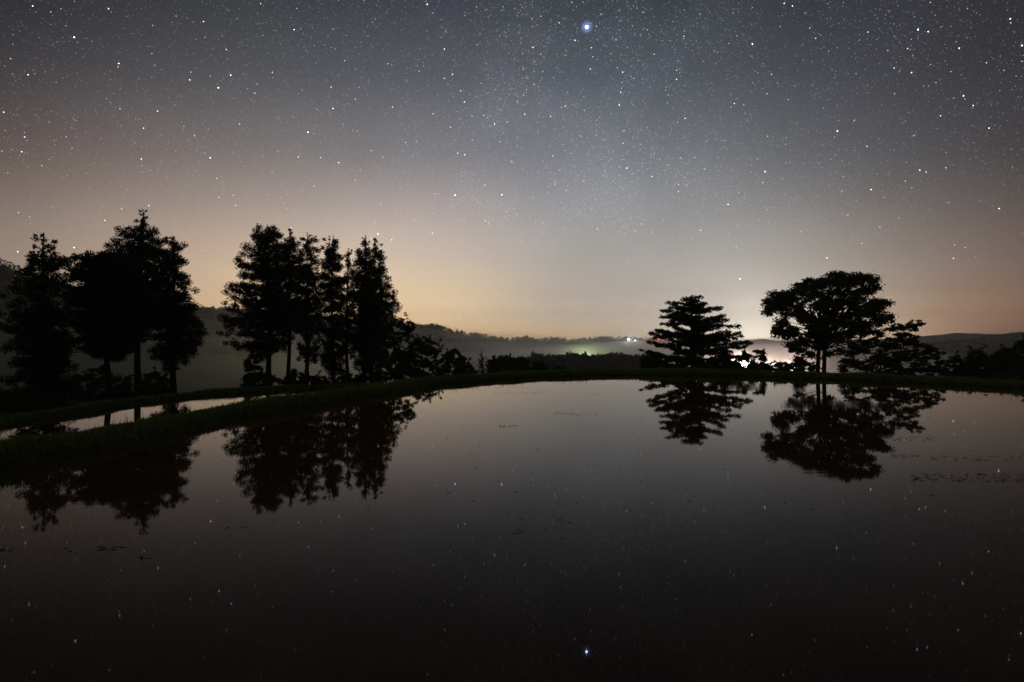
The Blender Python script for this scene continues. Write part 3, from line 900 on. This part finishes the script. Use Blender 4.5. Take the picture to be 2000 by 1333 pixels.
def hill_wood(name, label, V, n, h, leafs, seed, rows=(3, 17), ridge=0.35, per=60, spire=0.4):
    r = np.random.default_rng(seed)
    R, K = V.shape[:2]
    a = r.uniform(rows[0], rows[1], n)
    a = np.where(r.random(n) < ridge, r.uniform(14.2, 15.3, n), a)
    b = r.uniform(0, K - 1.01, n)
    i, j = a.astype(int), b.astype(int)
    fa, fb = (a - i)[:, None], (b - j)[:, None]
    S = V[i, j] * (1 - fa) * (1 - fb) + V[i + 1, j] * fa * (1 - fb) + V[i, j + 1] * (1 - fa) * fb + V[i + 1, j + 1] * fa * fb
    hh = h * r.uniform(0.45, 1.15, n) * (0.85 + 0.3 * wnoise(S[:, 0] / (h * 4), S[:, 1] / (h * 4), seed + 2))
    S[:, 2] -= 0.15 * h
    wood(name, label, S, hh, hh * r.uniform(0.22, 0.42, n), leafs, seed + 1, per, spire)


V = hill('hill', [(-420, 470), (-200, 492), (0, 512), (30, 524), (80, 542), (130, 560), (220, 578), (300, 590), (360, 600), (400, 612), (430, 634), (460, 656), (500, 676), (560, 700)], 300, 105, -10, 430, 1, amp=1.2)
hill_wood('forest', 'misty woods covering the steep hill behind the left conifers', V, 1300, 8, 1.0, 51, rows=(7, 17), per=60, spire=0.35)
V = hill('hill', [(120, 622), (250, 612), (350, 602), (440, 601), (520, 606), (600, 614), (700, 626), (760, 634), (815, 636), (850, 635), (875, 645), (900, 651), (950, 658), (1000, 663), (1030, 659), (1055, 667), (1080, 662), (1120, 667), (1150, 664), (1180, 662), (1260, 667), (1320, 672), (1400, 684), (1480, 700)],
         700, 470, -32, 900, 2, amp=0.7)
hill_wood('forest', 'woods along the long ridge across the middle of the valley', V, 2600, 6.5, 1.5, 61, rows=(6, 17), ridge=0.55, per=40, spire=0.25)
V = hill('hill', [(700, 690), (760, 664), (800, 652), (830, 651), (860, 655), (900, 668), (960, 690)], 560, 450, -30, 690, 5, cols=60, amp=0.6)
hill_wood('forest', 'low wooded knoll in the mist below the ridge top', V, 260, 8, 1.6, 71, rows=(5, 17), per=46)
V = hill('hill', [(1560, 690), (1700, 676), (1800, 672), (1840, 668), (1900, 664), (1950, 656), (1980, 651), (2000, 650), (2080, 642), (2250, 640), (2500, 650)], 800, 560, -32, 1000, 3, amp=0.7)
hill_wood('forest', 'woods on the dark ridge at the right', V, 1800, 6.5, 1.6, 81, rows=(6, 17), ridge=0.5, per=40, spire=0.25)
V = hill('hill', [(1180, 668), (1300, 664), (1380, 663), (1430, 664), (1460, 664), (1490, 661), (1520, 665), (1600, 664), (1700, 662), (1800, 656), (1870, 649), (1920, 651), (1960, 652), (2000, 654), (2100, 650), (2300, 655)], 1450, 1150, -33, 1700, 4, amp=0.5)

r0 = np.random.default_rng(77)
fx = np.concatenate([np.linspace(1040, 1290, 170) + r0.normal(size=170) * 1.5, r0.uniform(960, 1050, 40)])
fD = np.concatenate([r0.uniform(292, 330, 170), r0.uniform(350, 380, 40)])
fp = np.concatenate([693 + 2.2 * np.sin(fx[:170] / 13) + r0.normal(size=170) * 2.0, 698 + r0.normal(size=40) * 1.8])
top = HC - (fp - HZ) / F * fD
S = np.stack([(fx - 1000) / F * fD, fD, np.full(len(fx), -33.0)], 1)
wood('forest', 'dark plantation of pointed conifers standing in front of the valley mist', S, top + 33, r0.uniform(2.4, 3.6, len(fx)), 1.2, 91, per=420, spire=1.0)

# ------------------------------------------------------------------ lamps down in the valley, some added to spread the mist glow
def lamp(name, label, px, py, D, col, strength, size, cat, pole_h, light=0.0, n=1):
    p = W(px, py, D)
    root = thing(name, label, cat, (p[0], p[1], p[2] - pole_h))
    t = Tubes(8)
    t.add([(0, 0, -1.0), (0, 0, pole_h * 0.5), (0, 0, pole_h + size * 0.6)], [0.16, 0.13, 0.09])
    link('pole', t.mesh('pole'), M['steel'], root, smooth=True)
    a = np.linspace(0, math.pi, 9)
    t = Tubes(14)
    t.add([(0, -size * 0.7 - 0.05, pole_h), (0, -size * 0.35, pole_h), (0, 0.0, pole_h), (0, 0.02, pole_h)], [size * 1.02, size * 0.9, size * 0.5, 0.02])
    link('lamp_shade', t.mesh('lamp_shade'), M['steel'], root, smooth=True)
    t = Tubes(14)
    t.add([(0, -size * math.cos(q) * 0.55 - size * 0.35, pole_h) for q in a], [max(0.01, size * 0.85 * math.sin(q)) for q in a])
    link('bulb', t.mesh('bulb'), glow_mat('lamp_glow_' + name, col, strength), root, smooth=True)
    if light:
        ld = bpy.data.lights.new('lamp_light', 'POINT')
        ld.energy, ld.color, ld.shadow_soft_size = light, col, size * 1.4
        lo = bpy.data.objects.new('lamp_light', ld)
        COL.objects.link(lo)
        lo.parent = root
        lo.location = (0, -size * 2.2, pole_h)
    return root


lamp('floodlight', 'white floodlight on the ridge, leftmost of the two close together', 1228, 663.5, 655, (0.85, 0.95, 1.0), 9, 1.5, 'lamp', 8, 9000)
lamp('floodlight', 'warm white floodlight on the ridge, right beside the whiter one', 1240, 665.5, 655, (1.0, 0.86, 0.62), 7, 1.0, 'lamp', 7, 3000)
lamp('warning_light', 'red warning light on the ridge left of the layered tree', 1286, 661.5, 655, (1.0, 0.10, 0.05), 5, 1.5, 'lamp', 10, 3500)
lamp('street_or_fill_lamp', 'bright lamp glowing through the bush right of the layered tree', 1446, 708, 400, (1.0, 0.80, 0.68), 14, 0.8, 'lamp', 12, 100000)
lamp('street_or_fill_lamp', 'unseen glow light added behind the bushes at the right foot of the layered tree', 1394, 716, 420, (1.0, 0.74, 0.60), 8, 0.6, 'lamp', 10, 30000)  # extra lamp put in only to widen the town glow leftward
lamp('street_or_fill_lamp', 'light added to brighten the mist between the loose bush and the double trunk', 1502, 718, 425, (1.0, 0.74, 0.60), 8, 0.6, 'lamp', 10, 30000)  # added fill, not a known lamp; brightens the mist between bush and trunks
lamp('street_or_fill_lamp', 'unseen light added in the mist behind the bush at the foot of the double trunk', 1550, 719, 440, (1.0, 0.74, 0.62), 8, 0.6, 'lamp', 10, 36000)  # made-up source that carries the mist glow further right
lamp('street_or_fill_lamp', 'small orange lamp low behind the bush right of the layered tree', 1447, 722, 330, (1.0, 0.62, 0.3), 12, 0.5, 'lamp', 8, 1500)
lamp('street_or_fill_lamp', 'greenish lamp hidden in the mist behind the conifer plantation', 1142, 706, 470, (0.75, 1.0, 0.5), 6, 1.0, 'lamp', 9, 24000)


# ------------------------------------------------------------------ valley mist and air
def mist(name, x0, x1, y0, y1, zb, zt, density, color, seed, aniso=0.78, sh=0.14):
    nx, ny = 60, 40
    u = np.linspace(0, 1, nx)
    v = np.linspace(0, 1, ny)
    X, Y = np.meshgrid(x0 + (x1 - x0) * u, y0 + (y1 - y0) * v)
    win = np.minimum(1, np.minimum(u, 1 - u)[None] / sh) * np.minimum(1, np.minimum(v, 1 - v)[:, None] / sh)
    win = np.sin(np.clip(win, 0, 1) * math.pi / 2)
    L = (x1 - x0) / 9
    top = zb + 0.05 + (zt - zb) * win * (1 + 0.22 * wnoise(X / L, Y / L * 2, seed))
    V = np.concatenate([np.stack([X, Y, top], -1).reshape(-1, 3), np.stack([X, Y, np.full_like(X, zb)], -1).reshape(-1, 3)])
    i = np.arange(ny - 1)[:, None] * nx
    j = np.arange(nx - 1)[None]
    Q = np.stack([i + j, i + j + 1, i + nx + j + 1, i + nx + j], -1).reshape(-1, 4)
    o = nx * ny
    Qb = Q[:, ::-1] + o
    per = np.concatenate([np.arange(nx - 1), np.arange(1, ny) * nx - 1, np.arange(nx * ny - 1, nx * (ny - 1), -1), np.arange(ny - 1, 0, -1) * nx])
    per = np.concatenate([np.arange(nx), np.arange(2, ny + 1) * nx - 1, np.arange(nx * ny - 2, nx * (ny - 1) - 1, -1), np.arange(ny - 2, 0, -1) * nx])
    nx_ = np.roll(per, -1)
    Qs = np.stack([nx_, per, per + o, nx_ + o], 1)
    ob = link(name, quads_mesh(name, V, np.concatenate([Q, Qb, Qs])), volume_mat(name, color, density, aniso), kind='stuff')
    return ob


for q, (zt, dens) in enumerate(((-9, 0.0085), (-4, 0.0062), (0.5, 0.0040), (5, 0.0015), (10, 0.0004))):
    o = mist('mist', -480 - 9 * q, 380 + 6 * q, 336 + 14 * q, 690 - 4 * q, -36 - 0.1 * q, zt, dens, (0.96, 0.95, 0.94), 3 + q)
    o['label'] = 'pale mist lying in layers across the valley below the ridge'
    o['category'] = 'mist'
for q, (zt, dens) in enumerate(((-1, 0.0055), (5, 0.0028), (11, 0.0018), (17, 0.0010))):
    o = mist('mist', -330 - 7 * q, -15 + 5 * q, 70 + 6 * q, 292 - 9 * q, -14 - 0.1 * q, zt, dens, (0.97, 1.0, 0.83), 14 + q, sh=0.3)
    o['label'] = 'thin mist over the meadow behind the left conifers'
    o['category'] = 'mist'

B = 1900.0
bv = [(x, y, z) for z in (-37.5, 90) for y in (-B, B) for x in (-B, B)]
bq = [(0, 2, 3, 1), (4, 5, 7, 6), (0, 1, 5, 4), (2, 6, 7, 3), (0, 4, 6, 2), (1, 3, 7, 5)]
hz = link('haze', quads_mesh('haze', bv, bq), volume_mat('haze', (0.93, 0.94, 0.96), 0.00036, 0.35), kind='stuff')


# ------------------------------------------------------------------ straw and stubble in the water
def build_straw():
    r = np.random.default_rng(5)
    P = []
    for x0, x1, y0, y1, n in ((960, 1062, 766, 771, 80), (1140, 1180, 769, 773, 14), (1080, 1172, 806, 812, 60), (975, 1012, 831, 836, 30), (1740, 1830, 852, 862, 50), (1740, 1800, 888, 896, 36),
                              (1820, 2010, 890, 902, 60), (1780, 2010, 925, 942, 170), (190, 240, 1066, 1078, 14), (-5, 26, 1070, 1078, 8), (270, 295, 1088, 1093, 6), (120, 150, 1070, 1085, 4),
                              (440, 480, 1030, 1037, 5), (1000, 1120, 870, 1060, 14), (300, 1900, 780, 1000, 60)):
        q = np.stack([r.uniform(x0, x1, n), r.uniform(y0, y1, n)], 1)
        P.append(q)
    P = np.concatenate(P)
    D = HC * F / (P[:, 1] - HZ)
    C = np.stack([(P[:, 0] - 1000) / F * D, D, r.uniform(0.001, 0.006, len(P))], 1)
    n = len(C)
    th = r.normal(0, 0.6, n)
    L = r.uniform(0.015, 0.06, n)
    wd = r.uniform(0.003, 0.012, n)
    ht = r.uniform(0.002, 0.006, n)
    a = np.stack([np.cos(th), np.sin(th), np.zeros(n)], 1) * L[:, None]
    b = np.stack([-np.sin(th), np.cos(th), np.zeros(n)], 1) * wd[:, None]
    up = np.array([0, 0, 1.0]) * ht[:, None]
    V = np.stack([C - a, C - b, C + a, C + b, C + up], 1).reshape(-1, 3)
    k = np.arange(n)[:, None] * 5
    Q = np.concatenate([k + np.array([[0, 1, 4]]), k + np.array([[1, 2, 4]]), k + np.array([[2, 3, 4]]), k + np.array([[3, 0, 4]]), k + np.array([[0, 3, 1]]), k + np.array([[1, 3, 2]])])
    o = link('floating_straw', quads_mesh('floating_straw', V, Q), M['straw'], kind='stuff')
    o['label'] = 'dark bits of straw and weed floating on the paddy water'
    o['category'] = 'straw'
    # stubble stems
    n = 260
    D = r.uniform(5.5, 30, n)
    px = np.where(r.random(n) < 0.7, r.uniform(880, 1480, n), r.uniform(200, 2000, n))
    x = (px - 1000) / F * D
    edge = np.interp(px, [0, 200, 400, 600, 750, 850, 2000], [10.5, 12.5, 16, 20, 25, 29, 27])
    D = np.minimum(D, edge - 0.6)
    x = (px - 1000) / F * D
    h = r.uniform(0.02, 0.10, n) * np.clip(D / 16, 0.4, 1.1)
    th = r.uniform(0, 6.28, n)
    base = np.stack([x, D, np.full(n, -0.02)], 1)
    s = np.stack([np.cos(th), np.sin(th), np.zeros(n)], 1) * (0.003 + 0.0002 * D)[:, None]
    s2 = np.stack([-np.sin(th), np.cos(th), np.zeros(n)], 1) * (0.003 + 0.0002 * D)[:, None]
    tip = base + np.stack([r.normal(0, 0.3, n) * h, r.normal(0, 0.2, n) * h, h], 1)
    V = np.stack([base - s, base + s, base + s2, tip], 1).reshape(-1, 3)
    k = np.arange(n)[:, None] * 4
    Q = np.concatenate([k + np.array([[0, 1, 3]]), k + np.array([[1, 2, 3]]), k + np.array([[2, 0, 3]])])
    o = link('rice_stubble', quads_mesh('rice_stubble', V, Q), M['straw'], kind='stuff')
    o['label'] = 'short dark stubble stems poking out of the paddy water'
    o['category'] = 'stubble'


build_straw()
